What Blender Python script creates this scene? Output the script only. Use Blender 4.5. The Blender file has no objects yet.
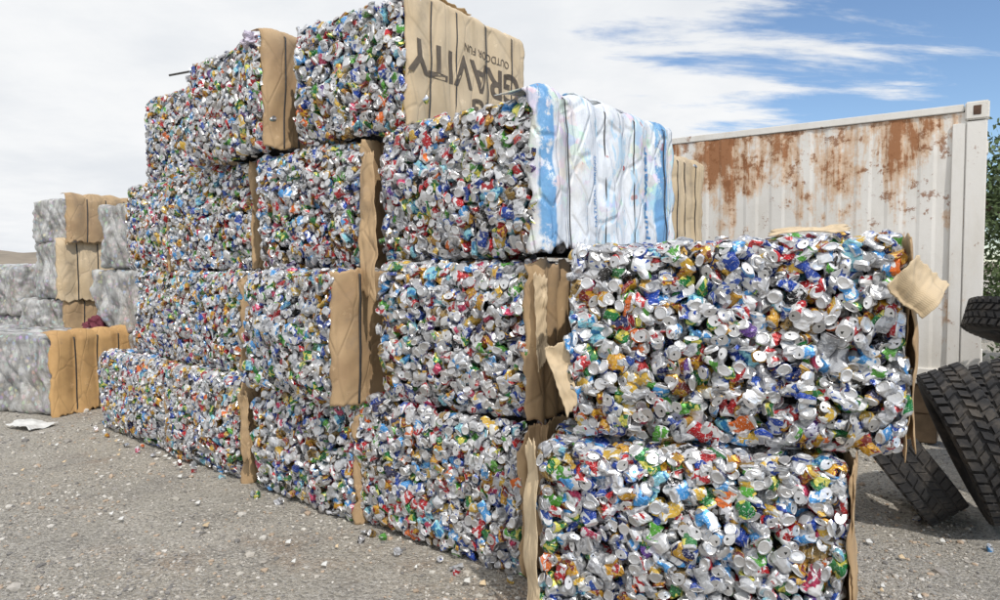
import bpy, bmesh, math, random
import numpy as np
from mathutils import Vector, Matrix, noise
rng = np.random.default_rng(11)
random.seed(5)
scene = bpy.context.scene
COL = scene.collection

# ------------------------------------------------------------------ helpers
def lin(c):
    return tuple(((x/255)/12.92 if x/255 <= 0.04045 else (((x/255)+0.055)/1.055)**2.4) for x in c)

def wob(x, y, seed, f=1.0, n=5):
    r = np.random.default_rng(seed)
    o = np.zeros(np.broadcast(x, y).shape)
    for i in range(n):
        a = r.uniform(0, 2*math.pi); k = f*r.uniform(0.6, 2.2)*(1+i*0.5)
        o = o + np.sin(k*(np.cos(a)*x+np.sin(a)*y)+r.uniform(0, 6.28))/(1+i*0.6)
    return o/2.2

def np_mesh(name, verts, quads, mat=None, smooth=False, parent=None, uv=None, cols=None, mw=None):
    me = bpy.data.meshes.new(name)
    verts = np.asarray(verts, dtype=np.float32).reshape(-1, 3)
    quads = np.asarray(quads, dtype=np.int32)
    k = quads.shape[1]
    me.vertices.add(len(verts)); me.vertices.foreach_set('co', verts.ravel())
    me.loops.add(quads.size); me.loops.foreach_set('vertex_index', quads.ravel())
    me.polygons.add(len(quads))
    me.polygons.foreach_set('loop_start', np.arange(0, quads.size, k, dtype=np.int32))
    me.polygons.foreach_set('use_smooth', np.full(len(quads), smooth, dtype=bool))
    me.update(calc_edges=True)
    if uv is not None:
        l = me.uv_layers.new(name='UVMap')
        l.data.foreach_set('uv', np.asarray(uv, dtype=np.float32).ravel())
    if cols:
        for nm, c in cols.items():
            a = me.color_attributes.new(nm, 'BYTE_COLOR', 'CORNER')
            a.data.foreach_set('color', np.asarray(c, dtype=np.float32).ravel())
    ob = bpy.data.objects.new(name, me)
    COL.objects.link(ob)
    if mat: me.materials.append(mat)
    if parent: ob.parent = parent
    if mw is not None: ob.matrix_world = mw
    return ob

def grid_mesh(name, P, mat, parent=None, uv=None, smooth=True, solid=0.0):
    nv, nu = P.shape[:2]
    idx = np.arange(nv*nu).reshape(nv, nu)
    q = np.stack([idx[:-1, :-1], idx[:-1, 1:], idx[1:, 1:], idx[1:, :-1]], -1).reshape(-1, 4)
    uvc = uv.reshape(-1, 2)[q.ravel()] if uv is not None else None
    ob = np_mesh(name, P, q, mat, smooth, parent, uvc)
    if solid:
        m = ob.modifiers.new('s', 'SOLIDIFY'); m.thickness = solid; m.offset = 0
    return ob

def empty(name, mw=None):
    e = bpy.data.objects.new(name, None); COL.objects.link(e); e.empty_display_size = .1
    if mw is not None: e.matrix_world = mw
    return e

def box(name, size, loc, mat, parent=None, bev=0.005, rot=(0, 0, 0)):
    bm = bmesh.new(); bmesh.ops.create_cube(bm, size=1)
    for v in bm.verts: v.co = Vector((v.co.x*size[0], v.co.y*size[1], v.co.z*size[2]))
    if bev: bmesh.ops.bevel(bm, geom=bm.edges[:], offset=bev, segments=2, affect='EDGES')
    me = bpy.data.meshes.new(name); bm.to_mesh(me); bm.free(); me.materials.append(mat)
    ob = bpy.data.objects.new(name, me); COL.objects.link(ob)
    ob.location = loc; ob.rotation_euler = rot
    if parent: ob.parent = parent
    return ob

# ------------------------------------------------------------------ node helper
class NT:
    def __init__(s, name, world=False):
        if world:
            s.m = bpy.data.worlds.new(name)
        else:
            s.m = bpy.data.materials.new(name)
        s.m.use_nodes = True
        s.t = s.m.node_tree; s.t.nodes.clear()
    def n(s, t, ins=None, **kw):
        nd = s.t.nodes.new(t)
        for k, v in kw.items(): setattr(nd, k, v)
        if ins:
            for k, v in ins.items():
                so = nd.inputs[k]
                if isinstance(v, bpy.types.NodeSocket): s.t.links.new(v, so)
                else: so.default_value = v
        return nd
    def math(s, op, a, b=0.0, clamp=False):
        nd = s.n('ShaderNodeMath', {0: a, 1: b}, operation=op, use_clamp=clamp); return nd.outputs[0]
    def mix(s, f, a, b, bt='MIX'):
        nd = s.n('ShaderNodeMix', data_type='RGBA', blend_type=bt)
        for i, v in ((0, f), (6, a), (7, b)):
            so = nd.inputs[i]
            if isinstance(v, bpy.types.NodeSocket): s.t.links.new(v, so)
            else: so.default_value = v if i == 0 else (*v[:3], 1)
        return nd.outputs[2]
    def noise(s, vec, scale, detail=4, rough=.55, dist=0, out=0):
        nd = s.n('ShaderNodeTexNoise', {'Scale': scale, 'Detail': detail, 'Roughness': rough, 'Distortion': dist})
        if vec is not None: s.t.links.new(vec, nd.inputs['Vector'])
        return nd.outputs[out]
    def ramp(s, f, a, b):
        nd = s.n('ShaderNodeMapRange', {0: f, 1: a, 2: b, 3: 0.0, 4: 1.0}, interpolation_type='SMOOTHSTEP'); return nd.outputs[0]
    def mapping(s, vec, sc=(1, 1, 1), rot=(0, 0, 0), loc=(0, 0, 0)):
        return s.n('ShaderNodeMapping', {'Vector': vec, 'Scale': sc, 'Rotation': rot, 'Location': loc}).outputs[0]
    def bump(s, h, st, d=.01):
        return s.n('ShaderNodeBump', {'Height': h, 'Strength': st, 'Distance': d}).outputs[0]
    def principled(s, col, rough=.6, metal=0.0, normal=None, **kw):
        ins = {'Base Color': col if isinstance(col, bpy.types.NodeSocket) else (*col[:3], 1), 'Roughness': rough, 'Metallic': metal}
        if normal is not None: ins['Normal'] = normal
        ins.update(kw)
        p = s.n('ShaderNodeBsdfPrincipled', ins)
        o = s.n('ShaderNodeOutputMaterial', {'Surface': p.outputs[0]})
        return s.m
    def obj(s): return s.n('ShaderNodeTexCoord').outputs['Object']
    def uv(s): return s.n('ShaderNodeTexCoord').outputs['UV']

# ------------------------------------------------------------------ materials
def m_can():
    t = NT('crushed_can_metal')
    A = t.n('ShaderNodeAttribute', attribute_name='colA'); B = t.n('ShaderNodeAttribute', attribute_name='colB')
    uv = t.uv()
    n1 = t.ramp(t.noise(uv, 16, 2, .5, .6), .535, .555)
    n2 = t.ramp(t.noise(t.mapping(uv, (1, 2.2, 1)), 72, 2, .6, 1.0), .61, .64)
    lab = A.outputs['Alpha']
    f = t.math('MULTIPLY', n1, lab); c = t.mix(f, A.outputs['Color'], B.outputs['Color'])
    f2 = t.math('MULTIPLY', t.math('MULTIPLY', n2, .75), lab); c = t.mix(f2, c, (.72, .72, .72))
    dirt = t.ramp(t.noise(t.obj(), 7, 4, .65), .42, .85)
    c = t.mix(t.math('MULTIPLY', dirt, .28), c, (.24, .21, .17))
    metal = t.math('SUBTRACT', .78, t.math('MULTIPLY', lab, .48))
    rough = t.math('ADD', .28, t.math('MULTIPLY', t.noise(uv, 40, 1), .22))
    return t.principled(c, rough, metal)
M_CAN = m_can()

def m_light_block():
    t = NT('bale_light_block_dark')
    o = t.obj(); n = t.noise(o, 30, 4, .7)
    c = t.mix(t.ramp(n, .4, .7), (.012, .012, .014), (.07, .07, .07))  # near-black colour stands in for shade in the gaps between cans
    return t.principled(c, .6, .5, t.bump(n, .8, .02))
M_LIGHT_BLOCK = m_light_block()

def m_card(name, base, dark):
    t = NT(name); o = t.obj(); uv = t.uv()
    n = t.noise(o, 2.6, 4, .55); n2 = t.noise(t.mapping(o, (1, 1, .12)), 12, 4, .6)
    c = t.mix(t.ramp(n, .38, .70), base, dark)
    c = t.mix(t.math('MULTIPLY', t.ramp(n2, .56, .70), .4), c, tuple(x*.55 for x in base))
    lt = t.ramp(t.noise(o, 7, 8, .78), .60, .64)
    c = t.mix(t.math('MULTIPLY', lt, .45), c, tuple(min(1, x*1.3+.08) for x in base))
    gr = t.ramp(t.noise(o, 4, 6, .7), .54, .75)
    c = t.mix(t.math('MULTIPLY', gr, .45), c, (.20, .16, .13))
    w = t.n('ShaderNodeTexWave', {'Vector': uv, 'Scale': 45.0, 'Distortion': .3, 'Detail': 1.0}, wave_type='BANDS', bands_direction='X').outputs[1]
    v = t.n('ShaderNodeTexVoronoi', {'Vector': t.mapping(o, (1, 1, .45)), 'Scale': 5.0, 'Randomness': 1.0}, feature='DISTANCE_TO_EDGE').outputs[0]
    crease = t.ramp(v, 0, .05)
    c = t.mix(t.math('MULTIPLY', t.math('SUBTRACT', 1, crease), .3), c, tuple(x*.6 for x in base))
    h = t.math('ADD', t.math('ADD', t.math('MULTIPLY', w, .08), t.math('MULTIPLY', crease, .5)), t.math('MULTIPLY', t.noise(o, 9, 4, .5), .5))
    return t.principled(c, .72, 0, t.bump(h, .5, .012))
M_CARD = m_card('cardboard', (.50, .345, .19), (.38, .25, .135))
M_CARD2 = m_card('cardboard_pale', (.66, .52, .34), (.54, .41, .25))
M_CARD3 = m_card('cardboard_orange', (.62, .38, .16), (.46, .27, .11))

def m_simple(name, c, rough=.6, metal=0, ns=20, amt=.3, bs=.2):
    t = NT(name); o = t.obj(); n = t.noise(o, ns, 5, .6)
    col = t.mix(t.ramp(n, .3, .75), c, tuple(x*(1-amt) for x in c))
    return t.principled(col, rough, metal, t.bump(n, bs, .01))
M_STRAP = m_simple('strap_steel', (.075, .072, .07), .5, .4)
M_INK = m_simple('print_ink', (.14, .11, .08), .8, 0, 40, .3)
M_INKB = m_simple('print_ink_blue', (.08, .28, .58), .6, 0, 40, .2)
M_WOOD = m_simple('timber_block', (.22, .15, .09), .85, 0, 8, .4)
M_RIM = m_simple('rusty_steel', (.16, .09, .06), .8, .2, 8, .5)
M_CONC = m_simple('concrete', (.5, .49, .46), .9, 0, 15, .2)
M_PURPLE = m_simple('plastic_bag', (.66, .60, .70), .35, 0, 10, .3)
M_RAG = m_simple('dark_red_rag', (.16, .03, .05), .8, 0, 10, .3)
def m_rubber():
    t = NT('tyre_rubber'); o = t.obj(); n = t.noise(o, 6, 6, .7)
    c = t.mix(t.ramp(n, .42, .75), (.022, .022, .024), (.11, .095, .08))
    return t.principled(c, .8, 0, t.bump(t.noise(o, 40, 4), .3, .004))
M_RUBBER = m_rubber()

def m_sack():
    t = NT('woven_plastic_white'); uv = t.uv(); o = t.obj()
    sx = t.n('ShaderNodeSeparateXYZ', {0: uv}); u = t.math('ADD', sx.outputs[0], t.math('MULTIPLY', t.math('SUBTRACT', t.noise(o, 4, 5), .5), .13))
    n = t.noise(t.mapping(o, (1, 1, .25)), 9, 6, .65)
    c = t.mix(t.ramp(n, .4, .75), (.84, .86, .88), (.58, .61, .64))
    thru = t.n('ShaderNodeTexVoronoi', {'Vector': o, 'Scale': 17.0}).outputs['Color']
    see = t.math('MULTIPLY', t.ramp(t.noise(o, 3.3, 5, .7), .48, .60), .26)
    c = t.mix(see, c, thru)
    g = t.ramp(t.noise(o, 2.5, 6, .7), .5, .7)
    c = t.mix(t.math('MULTIPLY', g, .35), c, (.55, .50, .42))
    b1 = t.math('MULTIPLY', t.ramp(u, -.02, .0), t.math('SUBTRACT', 1, t.ramp(u, .08, .10)))
    b2 = t.math('MULTIPLY', t.ramp(u, 1.20, 1.22), t.math('SUBTRACT', 1, t.ramp(u, 1.36, 1.38)))
    bb = t.math('MULTIPLY', t.math('ADD', b1, b2, True), t.ramp(t.noise(o, 8, 5, .7), .36, .46))
    c = t.mix(t.math('MULTIPLY', bb, .9), c, (.10, .32, .60))
    spl = t.math('MULTIPLY', t.ramp(t.noise(t.mapping(uv, (2.2, 1, 1)), 4, 5, .65, .8), .56, .59), t.math('MULTIPLY', t.ramp(u, .35, .4), .6))
    c = t.mix(spl, c, (.36, .62, .80))
    red = t.math('MULTIPLY', t.ramp(t.noise(uv, 9, 2, .5), .70, .72), .6)
    c = t.mix(red, c, (.5, .13, .10))
    v = t.n('ShaderNodeTexVoronoi', {'Vector': t.mapping(o, (1, 1, .5)), 'Scale': 7.0}, feature='DISTANCE_TO_EDGE').outputs[0]
    h = t.math('ADD', t.noise(t.mapping(o, (1, 1, .4)), 14, 6, .65), t.math('MULTIPLY', t.ramp(v, 0, .10), .5))
    return t.principled(c, .36, 0, t.bump(h, .8, .02))
M_SACK = m_sack()

def m_wrap():
    t = NT('stretch_wrap_plastic'); o = t.obj()
    n = t.noise(t.mapping(o, (1, 1, .35), (0, .5, 0)), 6, 6, .65, .5)
    vo = t.n('ShaderNodeTexVoronoi', {'Vector': o, 'Scale': 17.0})
    spec = t.n('ShaderNodeHueSaturation', {'Saturation': .75, 'Color': vo.outputs['Color'], 'Value': .75}).outputs[0]
    spec = t.mix(t.ramp(vo.outputs[0], .25, .6), spec, (.08, .08, .08))
    c = t.mix(t.ramp(n, .38, .66), (.68, .68, .67), (.36, .36, .355))
    see = t.math('ADD', .10, t.math('MULTIPLY', t.ramp(t.noise(o, 3, 5, .7), .42, .60), .50))
    c = t.mix(see, c, spec)
    dust = t.ramp(t.noise(o, 1.5, 5, .6), .45, .7)
    c = t.mix(t.math('MULTIPLY', dust, .4), c, (.42, .37, .30))
    return t.principled(c, .3, 0, t.bump(t.noise(t.mapping(o, (1, 1, .3), (0, .6, 0)), 14, 7, .72), 1, .04))
M_WRAP = m_wrap()
def m_scrap():
    t = NT('pale_plastic_scrap'); n = t.noise(t.obj(), 12, 4)
    return t.principled(t.mix(n, (.75, .75, .73), (.55, .54, .5)), .5, 0)
M_SCRAP = m_scrap()

def m_container():
    t = NT('container_paint_rusty'); o = t.obj()
    s = t.n('ShaderNodeSeparateXYZ', {0: o})
    z = s.outputs[2]
    big = t.noise(t.mapping(o, (1.0, .5, .34)), 2.3, 7, .68, .35)
    fine = t.noise(t.mapping(o, (1, .5, .06)), 12, 6, .7)
    spots = t.noise(o, 6, 9, .78)
    top = t.ramp(z, .7, 2.6)
    k = t.math('ADD', t.math('ADD', t.math('MULTIPLY', big, .72), t.math('MULTIPLY', fine, .28)), t.math('MULTIPLY', t.math('SUBTRACT', top, .75), .17))
    k = t.math('ADD', k, t.math('MULTIPLY', t.math('SUBTRACT', spots, .5), .32))
    r1 = t.ramp(k, .465, .555); r2 = t.ramp(k, .545, .60)
    r3 = t.ramp(t.math('ADD', spots, t.math('MULTIPLY', top, .06)), .60, .65)
    grime = t.ramp(t.noise(t.mapping(o, (1, 1, .3)), 4, 6, .7), .4, .75)
    c = t.mix(t.math('MULTIPLY', grime, .4), (.84, .82, .78), (.62, .57, .48))
    c = t.mix(t.math('MULTIPLY', r1, .64), c, (.64, .34, .12))
    c = t.mix(t.math('MULTIPLY', r2, .85), c, (.33, .12, .035))
    c = t.mix(t.math('MULTIPLY', r3, .8), c, (.28, .115, .045))
    edge = t.math('MULTIPLY', t.ramp(z, 2.50, 2.6), t.ramp(t.noise(o, 4, 7, .78), .42, .52))
    c = t.mix(edge, c, (.22, .10, .05))
    rough = t.math('ADD', .5, t.math('MULTIPLY', r2, .35))
    return t.principled(c, rough, 0, t.bump(t.math('ADD', spots, r2), .35, .01))
M_CONT = m_container()

def m_ground():
    t = NT('gravel_dirt'); o = t.obj()
    a = t.noise(o, .35, 6, .6); b = t.noise(o, 1.6, 7, .7); c_ = t.noise(o, 60, 5, .75)
    v = t.n('ShaderNodeTexVoronoi', {'Vector': o, 'Scale': 75.0}); v2 = t.n('ShaderNodeTexVoronoi', {'Vector': o, 'Scale': 28.0})
    c = t.mix(t.ramp(a, .35, .7), (.46, .43, .37), (.52, .465, .375))
    c = t.mix(t.ramp(b, .48, .68), c, (.34, .315, .275))
    red = t.math('MULTIPLY', t.ramp(t.noise(t.mapping(o, loc=(7, 3, 0)), .8, 5, .65), .56, .70), .55)
    c = t.mix(red, c, (.42, .28, .18))
    pale = t.math('MULTIPLY', t.ramp(t.noise(t.mapping(o, loc=(1, 8, 0)), 1.1, 6, .65), .52, .66), .5)
    c = t.mix(pale, c, (.64, .59, .51))
    g = t.n('ShaderNodeSeparateColor', {0: v.outputs['Color']}).outputs[0]
    c = t.mix(t.math('MULTIPLY', t.ramp(g, .55, 1), .6), c, (.68, .65, .60))
    c = t.mix(t.math('MULTIPLY', t.ramp(g, .4, 0), .65), c, (.16, .15, .14))
    c = t.mix(t.math('MULTIPLY', t.ramp(c_, .35, .7), .3), c, (.25, .23, .195))
    h = t.math('ADD', t.math('ADD', t.math('MULTIPLY', v.outputs[0], -.5), t.math('MULTIPLY', v2.outputs[0], -.6)), t.math('ADD', c_, t.math('MULTIPLY', b, 2.5)))
    return t.principled(c, .95, 0, t.bump(h, .9, .025))
M_GROUND = m_ground()

def m_attr(name, rough=.9):
    t = NT(name); A = t.n('ShaderNodeAttribute', attribute_name='colA')
    return t.principled(A.outputs['Color'], rough, 0)
M_STONE = m_attr('stone'); M_LEAF = m_attr('leaf', .6)
M_BARK = m_simple('bark', (.12, .085, .06), .9, 0, 20, .5, .6)
M_HILL = m_simple('hill_scrub', (.30, .25, .19), .95, 0, .05, .35, .2)

# ------------------------------------------------------------------ crushed cans
PROF_HI = [(.03,.012),(.6,.007),(.74,.0),(.86,.004),(1,.016),(1,.036),(1,.055),(1,.074),(1,.092),(1,.106),(.83,.120),(.79,.122),(.74,.117),(.42,.117),(.03,.117)]
PROF_LO = [(.03,.010),(.72,.0),(1,.015),(1,.045),(1,.075),(1,.105),(.83,.121),(.74,.117),(.03,.117)]

def can_set(prof, S, K, seed):
    r = np.random.default_rng(seed)
    P = np.array(prof); nR = len(P)
    th = np.arange(S)/S*2*np.pi
    base = np.zeros((nR, S, 3))
    base[..., 0] = .033*P[:, :1]*np.cos(th); base[..., 1] = .033*P[:, :1]*np.sin(th); base[..., 2] = P[:, 1:2]
    out = []
    for k in range(K):
        v = base.copy(); z = v[..., 2].copy(); body = ((P[:, 0] > .95)*1.0)[:, None]
        typ = 0 if k < K//2 else 1
        m = r.integers(2, 5); ph = r.uniform(0, 6.28); kz = r.uniform(60, 130)
        buck = 1 - body*(.12+.20*r.random())*(.5+.5*np.sin(m*th[None]+kz*z+ph))
        v[..., 0] *= buck; v[..., 1] *= buck
        if typ == 0:
            a = r.uniform(.25, .65)
            v[..., 2] = .06+(v[..., 2]-.06)*a
            sh = r.normal(0, .016, 2); tt = (z/.122)
            v[..., 0] += sh[0]*tt; v[..., 1] += sh[1]*tt
            tl = r.normal(0, .4)
            v[..., 2] += tl*v[..., 0]*tt
            sq = r.uniform(.75, 1.0); v[..., 0] *= sq
        else:
            fl = r.uniform(.22, .6); mid = np.exp(-((z-.061-r.normal(0, .02))/.045)**2)
            sx = 1-(1-fl)*(.45+.55*mid); v[..., 0] *= sx; v[..., 1] *= (1+.28*(1-sx))
            v[..., 2] = .06+(v[..., 2]-.06)*r.uniform(.6, .98)
            if r.random() < .65:
                ang = r.uniform(.4, 1.9); zc = .06+r.normal(0, .012)
                t = np.clip((v[..., 2]-zc)/.02+.5, 0, 1); ph2 = ang*t
                dz = v[..., 2]-zc; x0 = v[..., 0]
                nx = x0*np.cos(ph2)+dz*np.sin(ph2)*(t > 0)
                nz = -x0*np.sin(ph2)+dz*np.cos(ph2)
                v[..., 0] = nx; v[..., 2] = zc+nz
            tw = r.normal(0, .5)*z/.122
            x0, y0 = v[..., 0].copy(), v[..., 1].copy()
            v[..., 0] = x0*np.cos(tw)-y0*np.sin(tw); v[..., 1] = x0*np.sin(tw)+y0*np.cos(tw)
        for ax in range(3):
            a = r.normal(0, 1, 3)*70
            v[..., ax] += .0035*np.sin(v@a+r.uniform(0, 6))*(.3+.7*body)
        v += r.normal(0, .0012, v.shape)*(.25+.75*body[..., None])
        v -= v.reshape(-1, 3).mean(0)
        out.append(v.reshape(-1, 3))
    V = np.array(out)
    idx = np.arange(nR*S).reshape(nR, S); nx = np.roll(idx, -1, 1)
    Q = np.stack([idx[:-1], nx[:-1], nx[1:], idx[1:]], -1)
    lab = np.zeros((nR-1, S)); dark = np.zeros((nR-1, S))
    for i in range(nR-1):
        if P[i, 0] > .95 or P[i+1, 0] > .95: lab[i] = 1
    lab[[i for i in range(nR-1) if P[i, 0] < .9 and P[i+1, 0] > .95]] = .0
    dark[-1, :max(1, S//5)] = 1
    u0 = np.arange(S)/S*.207; u1 = (np.arange(S)+1)/S*.207
    UV = np.zeros((nR-1, S, 4, 2))
    UV[..., 0, 0] = u0; UV[..., 3, 0] = u0; UV[..., 1, 0] = u1; UV[..., 2, 0] = u1
    UV[..., 0, 1] = UV[..., 1, 1] = P[:-1, 1:2]; UV[..., 2, 1] = UV[..., 3, 1] = P[1:, 1:2]
    return dict(V=V, Q=Q.reshape(-1, 4), lab=lab.ravel(), dark=dark.ravel(), UV=UV.reshape(-1, 4, 2), K=K)
HI = can_set(PROF_HI, 12, 60, 1); LO = can_set(PROF_LO, 9, 50, 2)

PAL = [((192,194,198),(150,152,158),20),((222,224,226),(45,84,170),8),((224,224,224),(184,34,42),7),((174,16,28),(220,220,223),9),
       ((18,64,158),(210,215,222),8),((70,150,214),(230,235,240),8.5),((20,30,86),(190,148,55),3),((20,112,52),(215,210,95),7),
       ((84,160,54),(230,230,230),4.5),((194,144,34),(120,30,26),8),((214,176,70),(230,230,225),7),((22,22,26),(195,195,200),4),
       ((222,108,30),(235,235,235),2),((195,56,98),(230,230,235),1.8),((96,60,140),(215,215,230),.8),((136,198,212),(30,112,165),4),
       ((148,120,66),(72,54,24),3)]
PA = np.array([lin(p[0]) for p in PAL]); PB = np.array([lin(p[1]) for p in PAL]); PW = np.array([p[2] for p in PAL], float); PW /= PW.sum()

def build_cans(name, pos, nor, S, parent, lidp=.33, shaper=None, scale=1.0):
    N = len(pos); V, Q = S['V'], S['Q']; K = S['K']
    lid = rng.random(N) < lidp
    idx = np.where(lid, rng.integers(0, K//2, N), rng.integers(K//2, K, N))
    jit = np.where(lid, .38, .6)[:, None]
    a = nor+rng.normal(0, 1, (N, 3))*jit; a /= np.linalg.norm(a, axis=1)[:, None]
    a *= np.where(rng.random(N) < .5, 1, -1)[:, None]
    b = rng.normal(0, 1, (N, 3)); b -= (b*a).sum(1)[:, None]*a; b /= np.linalg.norm(b, axis=1)[:, None]
    c = np.cross(a, b)
    R = np.where(lid[:, None, None], np.stack([b, c, a], 2), np.stack([a, b, c], 2))
    sc = rng.uniform(.88, 1.08, (N, 1, 1))*scale
    W = np.einsum('nij,nvj->nvi', R, V[idx]*sc)+pos[:, None]
    if shaper: W = shaper(W.reshape(-1, 3)).reshape(W.shape)
    nV = V.shape[1]; nF = len(Q)
    QQ = (Q[None]+(np.arange(N)*nV)[:, None, None]).reshape(-1, 4)
    ci = rng.choice(len(PA), N, p=PW)
    tint = rng.uniform(.75, 1.05, (N, 1))
    cA = np.clip(PA[ci]*tint, 0, 1); cB = np.clip(PB[ci]*tint, 0, 1)
    silver = np.array([.72, .72, .73])*rng.uniform(.75, 1.1, (N, 1))
    fade = rng.random(N) < .07
    lab = np.broadcast_to(S['lab'][None], (N, nF)).copy(); lab[fade] = 0
    FA = np.where(lab[..., None] > 0, cA[:, None], silver[:, None])
    FA = np.where(S['dark'][None, :, None] > 0, .02, FA)
    A4 = np.concatenate([FA, lab[..., None]], -1); A4 = np.repeat(A4.reshape(-1, 1, 4), 4, 1)
    B4 = np.concatenate([np.broadcast_to(cB[:, None], (N, nF, 3)), np.ones((N, nF, 1))], -1); B4 = np.repeat(B4.reshape(-1, 1, 4), 4, 1)
    off = rng.uniform(0, 60, (N, 1, 1, 2))
    UV = (S['UV'][None]+off).reshape(-1, 2)
    return np_mesh(name, W, QQ, M_CAN, False, parent, UV, {'colA': A4, 'colB': B4})

def face_pts(w, h, sp):
    nx = max(2, int(w/sp)); ny = max(2, int(h/sp))
    X, Y = np.meshgrid((np.arange(nx)+.5)/nx*w, (np.arange(ny)+.5)/ny*h)
    X = X+rng.normal(0, sp*.33, X.shape); Y = Y+rng.normal(0, sp*.33, Y.shape)
    return X.ravel(), Y.ravel()

class Bale: pass
def bale(L, R, z0, z1, D, lod=0, faces='FTrl', tilt=None, name='crushed_can_bale', topdepth=None, sp=None):
    """upper-case faces are fully packed, lower-case ones (hidden under cardboard or neighbours) are sparse"""
    b = Bale(); d = Vector((R[0]-L[0], R[1]-L[1], 0)); b.W = d.length; d.normalize()
    n = Vector((-d.y, d.x, 0)); b.H = z1-z0; b.D = D
    if tilt is None: tilt = rng.uniform(-.5, .5)
    mw = Matrix(((d.x, n.x, 0, L[0]), (d.y, n.y, 0, L[1]), (0, 0, 1, z0), (0, 0, 0, 1)))
    mw = mw @ Matrix.Rotation(-math.radians(tilt), 4, 'Y')
    b.e = empty(name, mw); b.mw = mw
    W, H = b.W, b.H
    S = HI if lod else LO
    sp = sp or (.049 if lod else .052)
    pos = []; nor = []
    def add(fn, w, h, nrm, spc, depth0, depth1):
        x, y = face_pts(w, h, spc); dd = rng.uniform(depth0, depth1, len(x))
        dd = np.where(rng.random(len(x)) < .07, dd-.035, dd)
        pos.append(np.stack(fn(x, y, dd), 1)); nor.append(np.tile(nrm, (len(x), 1)))
    for f in faces:
        lay = ((sp, .006, .04), (sp*1.35, .055, .08)) if f.isupper() else ((.085, .01, .03),)
        F = f.upper()
        for (s_, d0, d1) in lay:
            if F == 'F': add(lambda x, y, q: (x, q, y), W, H, (0, -1, 0), s_, d0, d1)
            if F == 'T':
                td = topdepth or D
                add(lambda x, y, q: (x, y, H-q), W, td, (0, 0, 1), s_*1.15, d0, d1)
            if F == 'R': add(lambda x, y, q: (W-q, x, y), D, H, (1, 0, 0), s_*1.1, d0, d1)
            if F == 'L': add(lambda x, y, q: (q, x, y), D, H, (-1, 0, 0), s_*1.1, d0, d1)
            if F == 'B': add(lambda x, y, q: (x, D-q, y), W, H, (0, 1, 0), s_*1.1, d0, d1)
    half = np.array([W/2, D/2, H/2]); cen = half.copy(); seed = int(rng.integers(1e6))
    rr = .055
    def shaper(p):
        q = p-cen; s = np.sign(q); a = np.abs(q)-(half-rr); m = np.maximum(a, 0)
        dist = np.linalg.norm(m, axis=1)
        k = np.where(dist > rr, (rr+(dist-rr)*.55)/np.maximum(dist, 1e-6), 1)
        a2 = np.where(a > 0, m*k[:, None], a)
        q = s*(a2+(half-rr))
        fr = np.clip(-q[:, 1]/half[1], 0, 1)**4
        q[:, 1] -= fr*(.026*wob(q[:, 0], q[:, 2], seed, 5.5)+.035*(1-(q[:, 2]/half[2])**2))
        tp = np.clip(q[:, 2]/half[2], 0, 1)**4
        q[:, 2] += tp*.018*wob(q[:, 0], q[:, 1], seed+1, 6)
        en = np.clip(np.abs(q[:, 0])/half[0], 0, 1)**4*np.sign(q[:, 0])
        q[:, 0] += en*.018*wob(q[:, 1], q[:, 2], seed+2, 7)
        return q+cen
    build_cans('cans', np.concatenate(pos), np.concatenate(nor).astype(float), S, b.e, shaper=shaper)
    c = box('light_block', (W-.14, D-.14, H-.14), (W/2, D/2, H/2), M_LIGHT_BLOCK, b.e, .03)  # dark box added inside the bale to block light behind the cans
    return b

def end_disp(y, z, D, H, seed, ns, amp=.018):
    f = np.abs(np.sin(np.pi*(np.clip(y, 0, D)/D)*ns+.3))
    cr = np.abs(wob(y, z*.6, seed+2, 9))
    return amp*f+.012*wob(y, z, seed, 5)+.0015*wob(y, z, seed+1, 24)-.012*cr

def end_sheet(b, name, mat, y0=-.0, y1=None, z0=0.0, z1=None, off=.03, tear=.02, seed=1, ns=4, amp=.018, solid=.004, wraptop=0.0):
    """sheet over the right hand end of a bale; negative y0 wraps round onto the front"""
    y1 = b.D if y1 is None else y1; z1 = b.H if z1 is None else z1
    nu = max(24, int((y1-y0)/.016)); nv = max(24, int((z1+wraptop-z0)/.018))
    U, T = np.meshgrid(np.linspace(0, 1, nu), np.linspace(0, 1, nv))
    ta = tear*wob(T*3, 0*T, seed+3, 4)+tear*.25*wob(T*3, 0*T, seed+4, 16); tb = tear*wob(T*3, 0*T, seed+5, 4)
    s = y0+ta+(y1-y0-ta+tb)*U
    tc = tear*wob(U*3, 0*U, seed+6, 5)+tear*.5*wob(U*3, 0*U, seed+7, 24)
    td = tear*wob(U*3, 0*U, seed+8, 6)+tear*.5*wob(U*3, 0*U, seed+9, 20)
    z = z0+td*(1-T)+(z1+wraptop-z0+tc)*T
    W, H = b.W, b.H
    r = .035
    x = np.where(s < 0, W+off+s, W+off); y = np.where(s < 0, -off, s-off)
    near = np.exp(-(s/r)**2); x = x-near*r*.3; y = y+near*r*.3*(s < r*2)
    zz = z.copy()
    if wraptop > 0:
        ov = np.maximum(z-H, 0); x = x-ov; zz = np.minimum(z, H)+off*np.clip(ov/.03, 0, 1)
    d = end_disp(s, z, b.D, H, seed, ns, amp)
    side = np.clip(s/.03+.5, 0, 1)
    if wraptop > 0:
        k = np.clip((H-z)/.04, 0, 1); x = x+d*side*k; zz = zz+d*(1-k)*.8
    else: x = x+d*side
    y = y-np.abs(d)*(1-side)*.6
    P = np.stack([x, y, zz], -1)
    return grid_mesh(name, P, mat, b.e, np.stack([s, z], -1), True, solid)

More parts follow.
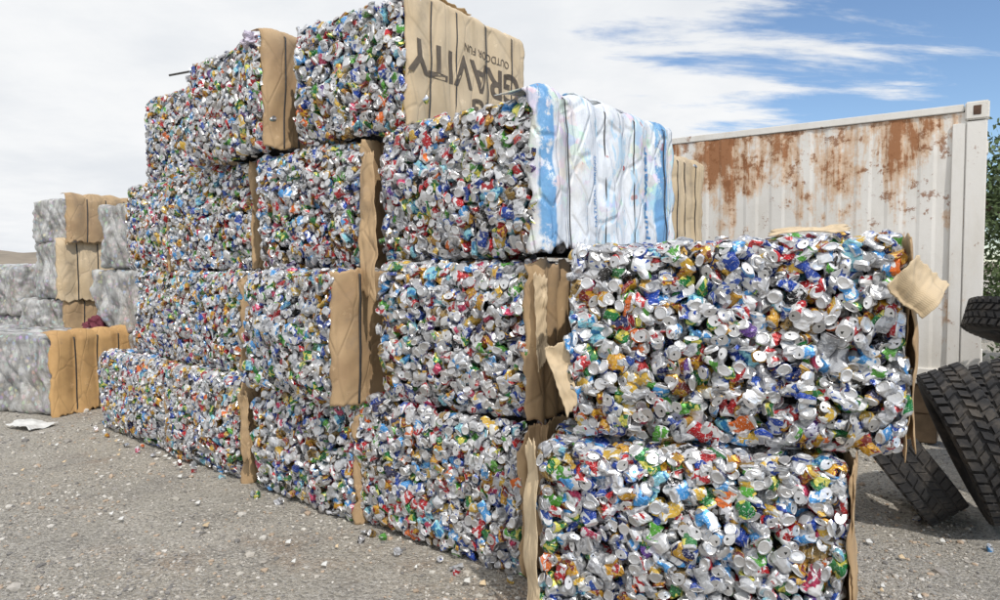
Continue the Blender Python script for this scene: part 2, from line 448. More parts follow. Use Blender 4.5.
def straps(b, ys, seed=1, off=.036, amp=.018, ns=4, x0=.05, w=.008, lo=.0):
    ker = np.ones(9)/9
    for i, yy in enumerate(ys):
        zs = np.linspace(b.H-.02, lo, 36)
        dd = end_disp(np.full(36, yy+.0), zs, b.D, b.H, seed, ns, amp)
        dm = np.maximum(np.convolve(np.pad(dd, 4, mode='edge'), ker, 'valid'), dd)
        pts = [(x, b.H+.016+.004*math.sin(x*9+i)) for x in np.linspace(x0, b.W-.01, 14)]
        pts.append((b.W+.018, b.H+.008))
        pts += [(b.W+off+dm[j]+.003, zs[j]) for j in range(36)]
        sl = rng.uniform(-.04, .04)
        P = np.array([[(p[0], yy+sg*w+.005*math.sin(p[1]*4+i)+sl*(p[1]-b.H/2), p[1]) for p in pts] for sg in (-1, 1)])
        grid_mesh('strap_%d' % (i+1), P, M_STRAP, b.e, None, True, .003)

def flap(name, c4, mat, parent=None, seed=0, amp=.02, nu=26, nv=40, tear=.06):
    c = np.array(c4, float)
    U, T = np.meshgrid(np.linspace(0, 1, nu), np.linspace(0, 1, nv))
    Ue = U+tear*(wob(T*4, 0*T, seed, 4)*(1-U)+wob(T*4, 0*T, seed+1, 5)*U)
    Te = T+tear*.4*(wob(U*4, 0*U, seed+2, 4)*(1-T)+wob(U*4, 0*U, seed+3, 5)*T)
    P = (c[0]*(1-Ue[..., None])+c[1]*Ue[..., None])*(1-Te[..., None])+(c[3]*(1-Ue[..., None])+c[2]*Ue[..., None])*Te[..., None]
    nrm = np.cross(c[1]-c[0], c[3]-c[0]); nrm /= np.linalg.norm(nrm)
    sx = np.linalg.norm(c[1]-c[0]); sy = np.linalg.norm(c[3]-c[0])
    P = P+nrm*(amp*wob(U*sx, T*sy, seed+9, 8)+amp*.1*wob(U*sx, T*sy, seed+11, 40)-amp*.7*np.abs(wob(U*sx, T*sy, seed+12, 13)))[..., None]
    ob = grid_mesh(name, P, mat, None, np.stack([U*sx, T*sy], -1), True, .004)
    if parent:
        ob.parent = parent; ob.matrix_parent_inverse = parent.matrix_world.inverted()
    return ob

def text_on_end(b, body, size, y, z, mat, seed, ns, amp, rot180=True, rot90=False, off=.03, bold=0.0):
    cu = bpy.data.curves.new('txt', 'FONT'); cu.body = body; cu.size = size; cu.offset = bold
    to = bpy.data.objects.new('txt', cu); COL.objects.link(to)
    bpy.context.view_layer.update()
    me = bpy.data.meshes.new_from_object(to.evaluated_get(bpy.context.evaluated_depsgraph_get()))
    bpy.data.objects.remove(to)
    bm = bmesh.new(); bm.from_mesh(me); bmesh.ops.triangulate(bm, faces=bm.faces[:])
    bmesh.ops.subdivide_edges(bm, edges=bm.edges[:], cuts=5)
    for v in bm.verts:
        tx, ty = v.co.x, v.co.y
        if rot90: yy, zz = y-ty, z+tx
        elif rot180: yy, zz = y-tx, z-ty
        else: yy, zz = y+tx, z+ty
        dd = float(end_disp(np.array(yy), np.array(zz), b.D, b.H, seed, ns, amp))
        v.co = Vector((b.W+off+dd+.0055, yy-off, zz))
    bm.to_mesh(me); bm.free(); me.name = 'lettering'
    ob = bpy.data.objects.new('lettering', me); COL.objects.link(ob); me.materials.append(mat); ob.parent = b.e

# ------------------------------------------------------------------ the pile (metres, camera stands at the origin, +Y ahead)
A1 = bale((.18,3.04),(1.37,2.66), 0,.885,1.08,1,'FTRl',0,topdepth=.4)
A2 = bale((.34,3.10),(1.60,2.66),.895,1.755,1.22,1,'FTRl',tilt=1.6)
B1 = bale((-.935,4.45),(.13,3.58),0,.83,1.25,1,'Fr',0)
B2 = bale((-.755,4.28),(.17,3.66),.845,1.70,1.2,1,'FTr',topdepth=.4)
B3 = bale((-.75,4.45),(.21,3.60),1.715,2.56,1.46,1,'FtrL',tilt=1.6)
C1 = bale((-1.86,5.15),(-.945,4.43),0,.80,1.25,0,'Ftr',0,topdepth=.4)
C2 = bale((-1.91,5.10),(-1.03,4.27),.805,1.65,1.2,0,'FTr',topdepth=.3)
C3 = bale((-1.87,5.34),(-.90,4.64),1.66,2.53,1.2,0,'FTr',.8,topdepth=.4)
C4 = bale((-1.48,5.02),(-.58,4.37),2.575,3.42,1.28,1,'Ftrl')
D1 = bale((-3.02,6.13),(-1.99,5.27),0,.80,1.25,0,'FTr',0,topdepth=.4)
D2 = bale((-3.06,6.40),(-2.08,5.48),.81,1.65,1.2,0,'FTr',topdepth=.3)
D3 = bale((-3.13,6.50),(-2.02,5.62),1.66,2.55,1.2,0,'FTr',topdepth=.4)
D4 = bale((-2.67,5.95),(-1.75,5.17),2.56,3.42,1.25,0,'FTrl',1.0)
E1 = bale((-4.23,7.20),(-3.05,6.18),0,.80,1.25,0,'FTrL',0,topdepth=.4)
E2 = bale((-3.78,7.10),(-3.10,6.50),.81,1.65,1.2,0,'FTrL',topdepth=.3)
E3 = bale((-3.90,7.20),(-3.19,6.58),1.66,2.53,1.2,0,'FTrL',topdepth=.4)
E4 = bale((-3.66,7.12),(-2.90,6.52),2.545,3.40,1.2,0,'FTrL')
def behind(b0, dist, shift, D, z0, z1, faces):
    m = b0.mw; d = m.col[0].to_3d(); n = m.col[1].to_3d(); o = m.translation
    d.z = 0; d.normalize()
    l = o+n*dist+d*shift; r = l+d*b0.W
    return bale((l.x,l.y),(r.x,r.y),z0,z1,D,0,faces,0,sp=.065)
K1 = behind(B1,1.42,-.12,1.2,0,.83,'rb'); K2 = behind(B2,1.36,-.10,1.2,.84,1.69,'trb'); K3 = behind(B3,1.50,-.25,.95,1.70,2.50,'trb')
K4 = behind(D1,1.4,.0,1.2,0,.82,'tlb'); K5 = behind(C1,1.4,.0,1.2,0,.82,'tb')

def ce(b, mat, seed, y0=-.05, z0=0., z1=None, st=(.25,.5,.75), amp=.018, ns=4, y1=None, wt=0., lo=0., strap=True, nm='cardboard_end', tear=.02, sw=.008):
    end_sheet(b, nm, mat, y0=y0, z0=z0, z1=z1, seed=seed, ns=ns, amp=amp, y1=y1, wraptop=wt, tear=tear)
    if strap: straps(b, [s*b.D for s in st], seed=seed, amp=amp, ns=ns, lo=lo, w=sw)
ce(A1, M_CARD, 21, -.0, tear=.03); ce(A2, M_CARD, 22, .02, tear=.03)
ce(B1, M_CARD, 23, -.03, z0=.05, tear=.04); ce(B2, M_CARD, 24, -.05, ns=9, amp=.028, st=(.1,.3,.55,.8), tear=.03)
ce(B3, M_SACK, 25, -.06, ns=5, amp=.03, st=(.13,.40,.62,.88), wt=.28, nm='woven_sacking_end', tear=.045, sw=.0045)
ce(C1, M_CARD, 26, -.01, z1=.7, tear=.04); ce(C2, M_CARD, 27, -.06, st=(.12,.4,.7), amp=.012, tear=.02); ce(C3, M_CARD, 28, -.03, tear=.03)
ce(C4, M_CARD2, 29, -.03, ns=6, st=(.13,.33,.60,.85), wt=.12, amp=.014, sw=.005)
ce(D1, M_CARD, 30, -.05, tear=.04); ce(D2, M_CARD, 31, -.01, z0=.05, z1=.8, tear=.04); ce(D3, M_CARD, 32, -.02, tear=.03)
ce(D4, M_CARD, 33, -.04, st=(.1,.2,.5,.8), wt=.12, sw=.006); ce(E1, M_CARD, 34, .01, tear=.04); ce(E2, M_CARD, 35, .02, tear=.04); ce(E3, M_CARD, 36, .0, tear=.04); ce(E4, M_CARD, 37, .02)
ce(K3, M_CARD2, 38, -.0, ns=5, st=(.2,.45,.6,.8), wt=.1, sw=.005); ce(K2, M_CARD, 39, 0); ce(K1, M_CARD, 40, 0)
text_on_end(C4, 'GRAVITY', .30, 1.22, .555, M_INK, 29, 6, .014, bold=.006)
text_on_end(C4, 'NG', .22, .95, .29, M_INK, 29, 6, .014, bold=.006)
text_on_end(C4, 'OUTDOOR FUN', .075, 1.08, .65, M_INK, 29, 6, .014)
text_on_end(B3, 'pure water', .13, 1.12, .10, M_INKB, 25, 5, .03, rot90=True, bold=.002)
text_on_end(B3, 'NATURAL SPRING', .05, .50, .15, M_INKB, 25, 5, .03, rot90=True)

flap('paper_flap', [(1.45,2.57,1.59),(1.56,2.555,1.71),(1.72,2.59,1.60),(1.58,2.53,1.475)], M_CARD2, A2.e, 51, .035, tear=.04)
flap('cardboard_top_flap', [(1.22,3.05,1.83),(1.50,2.98,1.85),(1.46,2.86,1.82),(1.16,2.92,1.79)], M_CARD2, A2.e, 52, .02)
flap('cardboard_side_flap', [(1.61,2.69,1.70),(1.66,2.80,1.72),(1.65,2.78,.94),(1.60,2.67,.90)], M_CARD, A2.e, 53, .015, tear=.10)
flap('cardboard_flap', [(-.93,4.56,2.40),(-.81,4.44,2.42),(-.76,4.21,1.47),(-.89,4.34,1.52)], M_CARD, C3.e, 54, .02, tear=.06)
flap('cardboard_flap', [(.20,3.08,1.30),(.31,3.08,1.34),(.35,3.04,1.06),(.30,3.03,1.0)], M_CARD2, A2.e, 55, .03)
flap('cardboard_flap', [(.12,3.14,.86),(.175,3.04,.88),(.18,3.01,.05),(.13,3.10,.02)], M_CARD2, A1.e, 56, .02, tear=.08)
flap('cardboard_flap', [(1.38,2.64,.88),(1.42,2.70,.92),(1.42,2.68,.02),(1.37,2.64,.0)], M_CARD, A1.e, 57, .015, tear=.12)
flap('cardboard_flap', [(.14,3.54,.84),(.26,3.56,.84),(.24,3.52,.25),(.16,3.50,.30)], M_CARD, B1.e, 58, .025, tear=.08)
flap('cardboard_flap', [(.17,3.60,1.64),(.24,3.64,1.62),(.26,3.60,1.2),(.20,3.56,1.12)], M_CARD2, B2.e, 62, .02, tear=.08)
flap('cardboard_flap', [(-2.01,5.21,.70),(-1.92,5.14,.72),(-1.90,5.12,.23),(-1.97,5.18,.18)], M_CARD, D1.e, 59, .015, tear=.08)
flap('cardboard_flap', [(-.72,4.72,3.46),(-.50,4.62,3.49),(-.2,4.95,3.50),(-.45,5.05,3.47)], M_CARD2, C4.e, 60, .03)
flap('sacking_flap', [(.30,3.95,2.66),(.62,4.1,2.68),(.95,4.5,2.64),(.55,4.6,2.63)], M_SACK, B3.e, 64, .035)

def rod(name, a, b_, r, mat, parent=None):
    a = Vector(a); b_ = Vector(b_); bm = bmesh.new()
    bmesh.ops.create_cone(bm, segments=8, radius1=r, radius2=r, depth=(b_-a).length, cap_ends=True)
    me = bpy.data.meshes.new(name); bm.to_mesh(me); bm.free(); me.materials.append(mat)
    o = bpy.data.objects.new(name, me); COL.objects.link(o)
    o.matrix_world = Matrix.Translation((a+b_)/2) @ (b_-a).to_track_quat('Z', 'Y').to_matrix().to_4x4()
    if parent: o.parent = parent; o.matrix_parent_inverse = parent.matrix_world.inverted()
    return o
rod('metal_rod', (-3.02,6.3,3.44), (-2.62,6.05,3.42), .010, M_STRAP)

def lump(name, loc, size, mat, seed, amp=.35):
    bm = bmesh.new(); bmesh.ops.create_icosphere(bm, subdivisions=4, radius=1)
    for v in bm.verts:
        k = 1+amp*noise.noise(v.co*1.6+Vector((seed, 0, 0)))+amp*.5*noise.noise(v.co*5+Vector((0, seed, 0)))
        v.co = Vector((v.co.x*size[0]*k, v.co.y*size[1]*k, v.co.z*size[2]*k))
    me = bpy.data.meshes.new(name); bm.to_mesh(me); bm.free(); me.materials.append(mat)
    o = bpy.data.objects.new(name, me); COL.objects.link(o); o.location = loc; return o
lump('plastic_bag', (-1.90,5.28,3.41), (.08,.07,.05), M_PURPLE, 3, .8)
lump('dark_red_rag', (-5.35,9.05,.95), (.14,.12,.10), M_RAG, 5, .6)

# ------------------------------------------------------------------ plastic wrapped bales
def wrapped(L, R, z0, z1, D, seed, end=M_CARD, name='plastic_wrapped_bale', ns=4):
    b = Bale(); d = Vector((R[0]-L[0], R[1]-L[1], 0)); b.W = d.length; d.normalize(); n = Vector((-d.y, d.x, 0)); b.H = z1-z0; b.D = D
    mw = Matrix(((d.x, n.x, 0, L[0]), (d.y, n.y, 0, L[1]), (0, 0, 1, z0), (0, 0, 0, 1)))
    b.e = empty(name, mw); b.mw = mw
    bm = bmesh.new(); bmesh.ops.create_cube(bm, size=2); bmesh.ops.subdivide_edges(bm, edges=bm.edges[:], cuts=30, use_grid_fill=True)
    h = Vector((b.W/2, D/2, b.H/2)); sv = Vector((seed*3.1, seed*1.7, 0)); r = .07
    for v in bm.verts:
        p = Vector((v.co.x*h.x, v.co.y*h.y, v.co.z*h.z))
        a = Vector([abs(p[i])-(h[i]-r) for i in range(3)]); m = Vector([max(x, 0) for x in a])
        if m.length > r:
            m *= r/m.length
            p = Vector([math.copysign((m[i] if a[i] > 0 else a[i])+h[i]-r, p[i]) for i in range(3)])
        nn = p.normalized()
        k = .07*noise.noise(p*3+sv)+.045*noise.noise(Vector((p.x+p.z*.7, p.y, p.z*.35))*11+sv)-.03*abs(noise.noise(p*9+sv))+.014*noise.noise(p*30+sv)
        p += nn*k
        v.co = p+h
    me = bpy.data.meshes.new('wrap'); bm.to_mesh(me); bm.free(); me.materials.append(M_WRAP)
    for p in me.polygons: p.use_smooth = True
    o = bpy.data.objects.new('wrap', me); COL.objects.link(o); o.parent = b.e
    if end:
        end_sheet(b, 'cardboard_end', end, y0=-.03, seed=seed, ns=ns, off=.05, wraptop=.12, tear=.035, amp=.03)
        straps(b, [D*.2, D*.45, D*.7], seed=seed, ns=ns, off=.056, amp=.03)
    return b
F1 = wrapped((-6.45,8.25),(-5.10,7.72),0,.90,1.15,61,M_CARD3)
F2 = wrapped((-8.0,8.9),(-6.6,8.35),0,.88,1.2,62,None)
wrapped((-7.35,10.75),(-6.30,10.05),0,.60,1.1,63,M_CARD)
wrapped((-7.75,10.9),(-6.45,10.10),.6,1.22,1.1,64,M_CARD)
wrapped((-7.35,10.75),(-6.48,10.02),1.22,2.08,1.1,65,M_CARD2)
wrapped((-7.30,10.65),(-6.32,10.02),2.08,2.74,1.1,66,M_CARD)
wrapped((-5.45,9.15),(-4.5,8.4),0,.86,1.1,67,None); wrapped((-5.55,9.25),(-4.5,8.4),.86,1.68,1.1,68,None); wrapped((-5.32,9.05),(-4.45,8.4),1.68,2.5,1.1,69,None)
wrapped((-9.3,12.2),(-8.0,11.4),0,.9,1.1,70,None); wrapped((-9.2,12.1),(-8.1,11.4),.9,1.75,1.1,71,None)
wrapped((-6.7,12.4),(-5.5,11.6),0,.9,1.1,72,M_CARD); wrapped((-6.7,12.4),(-5.5,11.6),.9,2.3,1.1,73,M_CARD)

# ------------------------------------------------------------------ shipping container
cr = Vector((4.40,6.20,0)); cd = Vector((-.815,.579,0)).normalized()
cn = Vector((.579,.815,0)).normalized()
Lc = 6.06; org = cr+cd*Lc
cm = Matrix(((-cd.x, cn.x, 0, org.x), (-cd.y, cn.y, 0, org.y), (0, 0, 1, .56), (0, 0, 0, 1)))
ce_ = empty('shipping_container', cm)
Hc, Dc = 2.64, 2.44
CD = .007
def corr(name, length, z0, z1, fn):
    xs = [0]; ds = [0]; x = 0.0
    while x < length-.28:
        for dx, dd in ((.10, 0), (.03, CD), (.11, CD), (.03, 0)):
            x += dx; xs.append(x); ds.append(dd)
    xs.append(length); ds.append(0)
    zs = np.linspace(z0, z1, 14)
    X, Z = np.meshgrid(xs, zs); Dd = np.meshgrid(ds, zs)[0]
    Dd = Dd+.016*wob(X, Z, 77, 1.6)
    grid_mesh(name, fn(X, Dd, Z), M_CONT, ce_, None, False)
corr('side_panel', Lc-.30, .16, Hc-.09, lambda x, d, z: np.stack([x+.15, .03+d, z], -1))
corr('rear_side_panel', Lc-.30, .16, Hc-.09, lambda x, d, z: np.stack([x+.15, Dc-.03-d, z], -1))
corr('end_panel', Dc-.30, .16, Hc-.09, lambda x, d, z: np.stack([Lc-.03-d, x+.15, z], -1))
corr('door_end_panel', Dc-.30, .16, Hc-.09, lambda x, d, z: np.stack([.03+d, x+.15, z], -1))
for x in (.08, Lc-.08):
    for y in (.08, Dc-.08):
        box('corner_post', (.16, .16, Hc-.36), (x, y, Hc/2), M_CONT, ce_, .008)
        for z in (.085, Hc-.085):
            box('corner_casting', (.185, .175, .165), (x, y, z), M_CONT, ce_, .012)
            if y < 1: box('casting_hole', (.06, .01, .085), (x, y-.0865, z), M_RIM, ce_, .003)
box('post_flange', (.10, .02, Hc-.38), (Lc-.215, .018, Hc/2), M_CONT, ce_, .004)
for y in (.05, Dc-.05):
    box('top_rail', (Lc-.36, .07, .07), (Lc/2, y, Hc-.05), M_CONT, ce_, .006)
    box('bottom_rail', (Lc-.36, .08, .15), (Lc/2, y, .09), M_CONT, ce_, .006)
for x in (.05, Lc-.05):
    box('top_end_rail', (.07, Dc-.36, .07), (x, Dc/2, Hc-.05), M_CONT, ce_, .006)
    box('bottom_end_rail', (.08, Dc-.36, .15), (x, Dc/2, .09), M_CONT, ce_, .006)
box('roof', (Lc-.2, Dc-.2, .03), (Lc/2, Dc/2, Hc-.04), M_CONT, ce_, .0)
box('floor', (Lc-.2, Dc-.2, .05), (Lc/2, Dc/2, .12), M_RIM, ce_, .0)
for x in (.5, Lc/2, Lc-.5):
    for y in (.3, Dc-.3):
        for k in range(2):
            box('timber_support', (.35, .5, .275), (x, y, -.56+.14+.28*k), M_WOOD, ce_, .01)

# ------------------------------------------------------------------ tyres
def tyre(center, axis, R=.50, Wd=.27, worn=False):
    ax = Vector(axis).normalized(); q = ax.to_track_quat('Z', 'Y').to_matrix().to_4x4()
    e = empty('truck_tyre', Matrix.Translation(center) @ q)
    h = Wd/2
    prof = [(.29, -h*.62), (.30, -h*.80), (.36, -h*1.0), (.42, -h*1.03), (.465, -h*.98), (R-.018, -h*.86), (R-.014, -h*.45), (R-.012, 0),
            (R-.014, h*.45), (R-.018, h*.86), (.465, h*.98), (.42, h*1.03), (.36, h*1.0), (.30, h*.80), (.29, h*.62), (.305, h*.6), (.34, h*.75), (.45, h*.8), (.462, 0), (.45, -h*.8), (.34, -h*.75), (.305, -h*.6)]
    N = 72; th = np.arange(N+1)/N*2*np.pi; P = np.array(prof)
    G = np.zeros((N+1, len(P)+1, 3)); PP = np.vstack([P, P[:1]])
    G[..., 0] = PP[None, :, 0]*np.cos(th)[:, None]; G[..., 1] = PP[None, :, 0]*np.sin(th)[:, None]; G[..., 2] = PP[None, :, 1]
    grid_mesh('carcass', G, M_RUBBER, e, None, True)
    vs = []; qs = []
    def block(t0, zc, lt, lz, skew, rb, rt):
        base = len(vs)
        for rr_ in (rb, rt):
            for a, z in ((-1, -1), (1, -1), (1, 1), (-1, 1)):
                sh = 1 if rr_ == rb else .88
                t = t0+(a*lt/2*sh+skew*z*lz/2)/R; zz = zc+z*lz/2*sh
                vs.append((rr_*math.cos(t), rr_*math.sin(t), zz))
        for f in ((4,5,6,7),(0,1,5,4),(1,2,6,5),(2,3,7,6),(3,0,4,7)): qs.append([base+i for i in f])
    M = 44; top = R-.006 if worn else R+.006
    for i in range(M):
        t = i/M*2*math.pi; pitch = 2*math.pi*R/M
        for lane, (zc, lz, sk) in enumerate(((-h*.72, h*.42, .35), (-h*.25, h*.38, -.6), (h*.25, h*.38, .6), (h*.72, h*.42, -.35))):
            block(t+(lane % 2)*.5*2*math.pi/M, zc, pitch*(.92 if worn else .74), lz, sk, R-.02, top)
        for sg in (-1, 1):
            block(t+(0 if sg < 0 else .5)*2*math.pi/M, sg*h*.93, pitch*.6, h*.12, 0, .462, R-.010)
    np_mesh('tread', vs, qs, M_RUBBER, False, e)
    return e
def tilt_axis(deg, yaw):
    a = math.radians(deg); y = math.radians(yaw)
    return (math.cos(a)*math.cos(y), math.cos(a)*math.sin(y), math.sin(a))
tyre((3.06,4.35,.55), tilt_axis(24, -24))
tyre((2.72,4.62,.42), tilt_axis(38, -20), worn=True)
tyre((3.50,4.50,.58), tilt_axis(24, -35))
tyre((4.15,5.25,.52), tilt_axis(4, -60))
tyre((4.32,5.45,1.19), tilt_axis(72, 10), Wd=.25)
tyre((4.5,5.0,.9), tilt_axis(35, -50))

# ------------------------------------------------------------------ ground
u = np.linspace(-1, 1, 360); w = np.sinh(u*6.2)/np.sinh(6.2)*600
X, Y = np.meshgrid(w, w+4)
dd = np.hypot(X, Y-4)
def gh(x, y): return .016*wob(x, y, 5, 1.3)+.008*wob(x, y, 6, 6)
Z = gh(X, Y)*np.clip(1-dd/60, 0, 1)-.014
grid_mesh('ground', np.stack([X, Y, Z], -1), M_GROUND, None, None, True)

def ico():
    bm = bmesh.new(); bmesh.ops.create_icosphere(bm, subdivisions=1, radius=1)
    v = np.array([x.co[:] for x in bm.verts]); f = np.array([[y.index for y in x.verts] for x in bm.faces]); bm.free(); return v, f
iv, jf = ico()
N = 54000
ry = 2.6+9*rng.random(N)**1.5; rx = (rng.random(N)*1.75-1.0)*(ry*.85+.4)
keep = wob(rx, ry, 66, 2.0)+rng.normal(0, .4, N) > -.25
rx = rx[keep]; ry = ry[keep]; N = len(rx)
size = np.clip(rng.lognormal(-5.2, .55, N), .0025, .035)*(.75+ry*.06)
vv = iv[None]*rng.uniform(.65, 1.2, (N, len(iv), 1))*size[:, None, None]*np.stack([rng.uniform(.8, 1.4, N), rng.uniform(.8, 1.3, N), rng.uniform(.4, .8, N)], -1)[:, None]
an = rng.uniform(0, 6.28, N); c, s = np.cos(an)[:, None], np.sin(an)[:, None]
vx = vv[..., 0]*c-vv[..., 1]*s; vy = vv[..., 0]*s+vv[..., 1]*c
gz = gh(rx, ry)-.014
W_ = np.stack([vx+rx[:, None], vy+ry[:, None], vv[..., 2]+gz[:, None]+size[:, None]*.2], -1)
sc_ = np.array([[.44,.41,.36],[.52,.485,.43],[.30,.28,.255],[.60,.57,.52],[.44,.34,.25],[.20,.19,.18]])[rng.integers(0, 6, N)]*rng.uniform(.8, 1.1, (N, 1))
cc = np.repeat(np.concatenate([sc_, np.ones((N, 1))], 1)[:, None], len(jf)*3, 1)
np_mesh('gravel', W_, (jf[None]+(np.arange(N)*len(iv))[:, None, None]).reshape(-1, 3), M_STONE, False, None, None, {'colA': cc})

base = [((-4.3,7.2),(.13,3.55)), ((.1,3.0),(1.4,2.55))]
lp = []
for i in range(26):
    a, b_ = base[0] if i < 23 else base[1]; t = rng.random()
    o = abs(rng.normal(0, .06))+.04
    lp.append((a[0]+(b_[0]-a[0])*t-o*.62, a[1]+(b_[1]-a[1])*t-o*.77, .006))
for i in range(9): lp.append((rng.uniform(1.6, 3.0), rng.uniform(3.2, 5.2), .006))
lp = np.array(lp); ln = np.tile((0, 0, 1.0), (len(lp), 1))
build_cans('can_litter', lp, ln, LO, None, lidp=.4, scale=.72)
flap('plastic_sheet_scrap', [(-5.1,7.35,.05),(-4.75,7.25,.03),(-4.85,6.95,.02),(-5.2,7.1,.03)], M_SCRAP, None, 81, .03)
for i in range(44):
    t = rng.random(); o = abs(rng.normal(0, .5))+.08
    x = -4.3+4.4*t-o*.62; y = 7.2-3.6*t-o*.77; s = rng.uniform(.008, .032)
    if i > 36: x = rng.uniform(1.7, 2.8); y = rng.uniform(3.2, 4.4)
    flap('paper_scrap', [(x, y, .018), (x+s, y+s*.3, .025), (x+s*1.1, y-s, .010), (x-.2*s, y-s*.8, .012)], M_SCRAP if i % 3 else M_CARD2, None, 90+i, .008, 6, 6)
box('concrete_block', (.16, .12, .10), (1.62, 2.95, .045), M_CONC, None, .012, (0, 0, .3))

# ------------------------------------------------------------------ tree and shrubs
def tree(name, loc, height, crown_r, seed, nleaf=9000, crown_z=.6, squash=1.0):
    r = np.random.default_rng(seed); e = empty(name, Matrix.Translation(loc))
    segs = []
    def branch(p, d, L, rad, lev):
        n = 5; pts = [p]; dirv = d.copy()
        for i in range(n):
            dirv = (dirv+Vector(r.normal(0, .16, 3))+Vector((0, 0, .04))).normalized(); p = p+dirv*(L/n); pts.append(p)
        segs.append((pts, rad, rad*.45))
        if lev < 2:
            for i in range(5 if lev == 0 else 4):
                q = pts[2+int(r.integers(0, 4))]; nd = (dirv*.5+Vector(r.normal(0, .7, 3))+Vector((0, 0, .25))).normalized()
                branch(q, nd, L*.6, rad*.5, lev+1)
    branch(Vector((0, 0, -.05)), Vector((0, 0, 1)), height*.55, height*.028, 0)
    vs = []; qs = []
    for pts, r0, r1 in segs:
        b0 = len(vs); n = len(pts)
        for i, p in enumerate(pts):
            rr_ = r0+(r1-r0)*i/(n-1)
            for k in range(7):
                a = k/7*6.283; vs.append((p.x+rr_*math.cos(a), p.y+rr_*math.sin(a), p.z))
        for i in range(n-1):
            for k in range(7): qs.append([b0+i*7+k, b0+i*7+(k+1) % 7, b0+(i+1)*7+(k+1) % 7, b0+(i+1)*7+k])
    np_mesh('trunk', vs, qs, M_BARK, True, e)
    nc = 60; cen = r.normal(0, 1, (nc, 3)); cen /= np.linalg.norm(cen, axis=1)[:, None]; cen *= (r.random((nc, 1))**.4)*crown_r*.85
    cen[:, 2] = cen[:, 2]*squash+height*crown_z
    ci = r.integers(0, nc, nleaf); pos = cen[ci]+r.normal(0, crown_r*.15, (nleaf, 3))
    s = r.uniform(.03, .075, (nleaf, 1, 1))*max(1, height/5)
    a = r.normal(0, 1, (nleaf, 3)); a /= np.linalg.norm(a, axis=1)[:, None]; b_ = np.cross(a, r.normal(0, 1, (nleaf, 3))); b_ /= np.linalg.norm(b_, axis=1)[:, None]
    V = np.stack([pos[:, None]-a[:, None]*s, pos[:, None]+b_[:, None]*s*.5, pos[:, None]+a[:, None]*s, pos[:, None]-b_[:, None]*s*.5], 1).reshape(-1, 3)
    cl = (np.array([.11, .16, .06])[None]*r.uniform(.5, 1.5, (nc, 1)))[ci]*r.uniform(.7, 1.3, (nleaf, 1))
    cc = np.repeat(np.concatenate([cl, np.ones((nleaf, 1))], 1)[:, None], 4, 1)
    np_mesh('foliage', V, np.arange(nleaf*4).reshape(-1, 4), M_LEAF, False, e, None, {'colA': cc})
tree('broadleaf_tree', (9.3,12.3,0), 4.7, 1.7, 4, 11000, .56, 1.15)
tree('broadleaf_tree', (13.0,16.0,0), 4.8, 2.2, 5, 9000, .55)
tree('shrub', (8.9,11.0,0), 2.4, 1.1, 6, 6000, .45)
tree('shrub', (10.8,12.0,0), 2.4, 1.2, 7, 5000, .45)

hx = np.linspace(-600, 700, 200); hs = np.linspace(0, 1, 14)
HX, HS = np.meshgrid(hx, hs)
ridge = 9+8*wob(hx, 0*hx, 3, .012)+3*wob(hx, 0*hx, 9, .05)+np.clip((-hx-120)/40, 0, 6)
HZ = np.clip(ridge, 2, 60)[None]*np.sin(HS*math.pi/2)+1.0*wob(HX, HS*60, 4, .06)*HS-1
HY = 380+HS*120+10*wob(HX, HS, 8, .02)
grid_mesh('distant_hills', np.stack([HX, HY, HZ], -1), M_HILL, None, None, True)

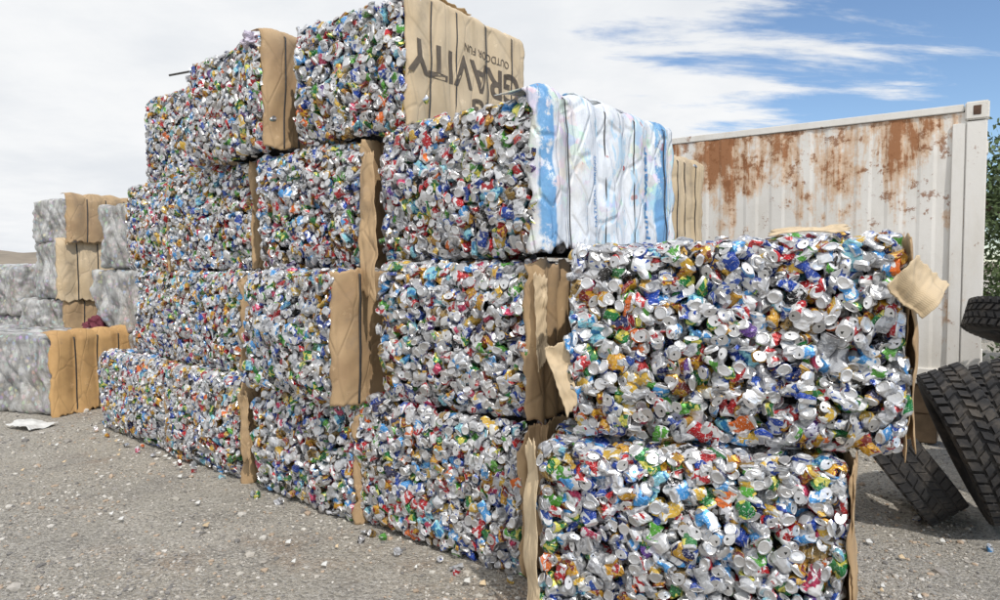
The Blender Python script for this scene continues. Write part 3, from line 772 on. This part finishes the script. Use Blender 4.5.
# ------------------------------------------------------------------ sky and sun
sunv = Vector((.30, -.66, .86)).normalized()
t = NT('World', True); scene.world = t.m
g = t.n('ShaderNodeTexCoord').outputs['Generated']
sep = t.n('ShaderNodeSeparateXYZ', {0: g})
zz = t.math('ADD', t.math('MAXIMUM', sep.outputs[2], 0.0), .16)
px = t.math('DIVIDE', sep.outputs[0], zz); py = t.math('DIVIDE', sep.outputs[1], zz)
pv = t.n('ShaderNodeCombineXYZ', {0: px, 1: py, 2: 0.0}).outputs[0]
n1 = t.noise(t.mapping(pv, (.55, 1.0, 1), (0, 0, .45), (2.1, .4, 0)), 1.15, 9, .62, .35)
n2 = t.noise(t.mapping(pv, (.5, 1.6, 1), (0, 0, .35), (5, 2, 0)), 3.0, 9, .64, .3)
f = t.math('ADD', t.math('MULTIPLY', n1, .55), t.math('MULTIPLY', n2, .70))
f = t.math('SUBTRACT', f, t.math('MULTIPLY', sep.outputs[0], .58))
mask = t.ramp(f, .36, .53)
shade = t.ramp(t.noise(t.mapping(pv, (1, 1, 1), loc=(9, 1, 0)), 1.6, 7, .6), .3, .75)
cloud = t.mix(shade, (.95, .96, .97), (.80, .83, .87))
sky = t.n('ShaderNodeTexSky', sky_type='NISHITA', sun_disc=False, sun_elevation=math.asin(sunv.z), sun_rotation=math.atan2(sunv.x, sunv.y), air_density=1.0, dust_density=.2, ozone_density=4.0)
bg1 = t.n('ShaderNodeBackground', {'Color': sky.outputs[0], 'Strength': .15})
bg2 = t.n('ShaderNodeBackground', {'Color': cloud, 'Strength': 1.0})
mx = t.n('ShaderNodeMixShader', {0: mask, 1: bg1.outputs[0], 2: bg2.outputs[0]})
t.n('ShaderNodeOutputWorld', {'Surface': mx.outputs[0]})

sl = bpy.data.lights.new('sun', 'SUN'); sl.energy = 2.9; sl.angle = math.radians(1.0); sl.color = (1, .95, .88)
so = bpy.data.objects.new('sun', sl); COL.objects.link(so); so.rotation_euler = (-sunv).to_track_quat('-Z', 'Y').to_euler(); so.location = (5, -6, 10)

cam = bpy.data.cameras.new('camera'); cam.lens = 24.5; cam.sensor_width = 36; cam.clip_end = 3000; cam.clip_start = .05
co = bpy.data.objects.new('camera', cam); COL.objects.link(co); co.location = (0, 0, 1.65); co.rotation_euler = (math.radians(90-2.4), 0, 0)
scene.camera = co
scene.view_settings.view_transform = 'Standard'; scene.view_settings.look = 'None'; scene.view_settings.exposure = 0
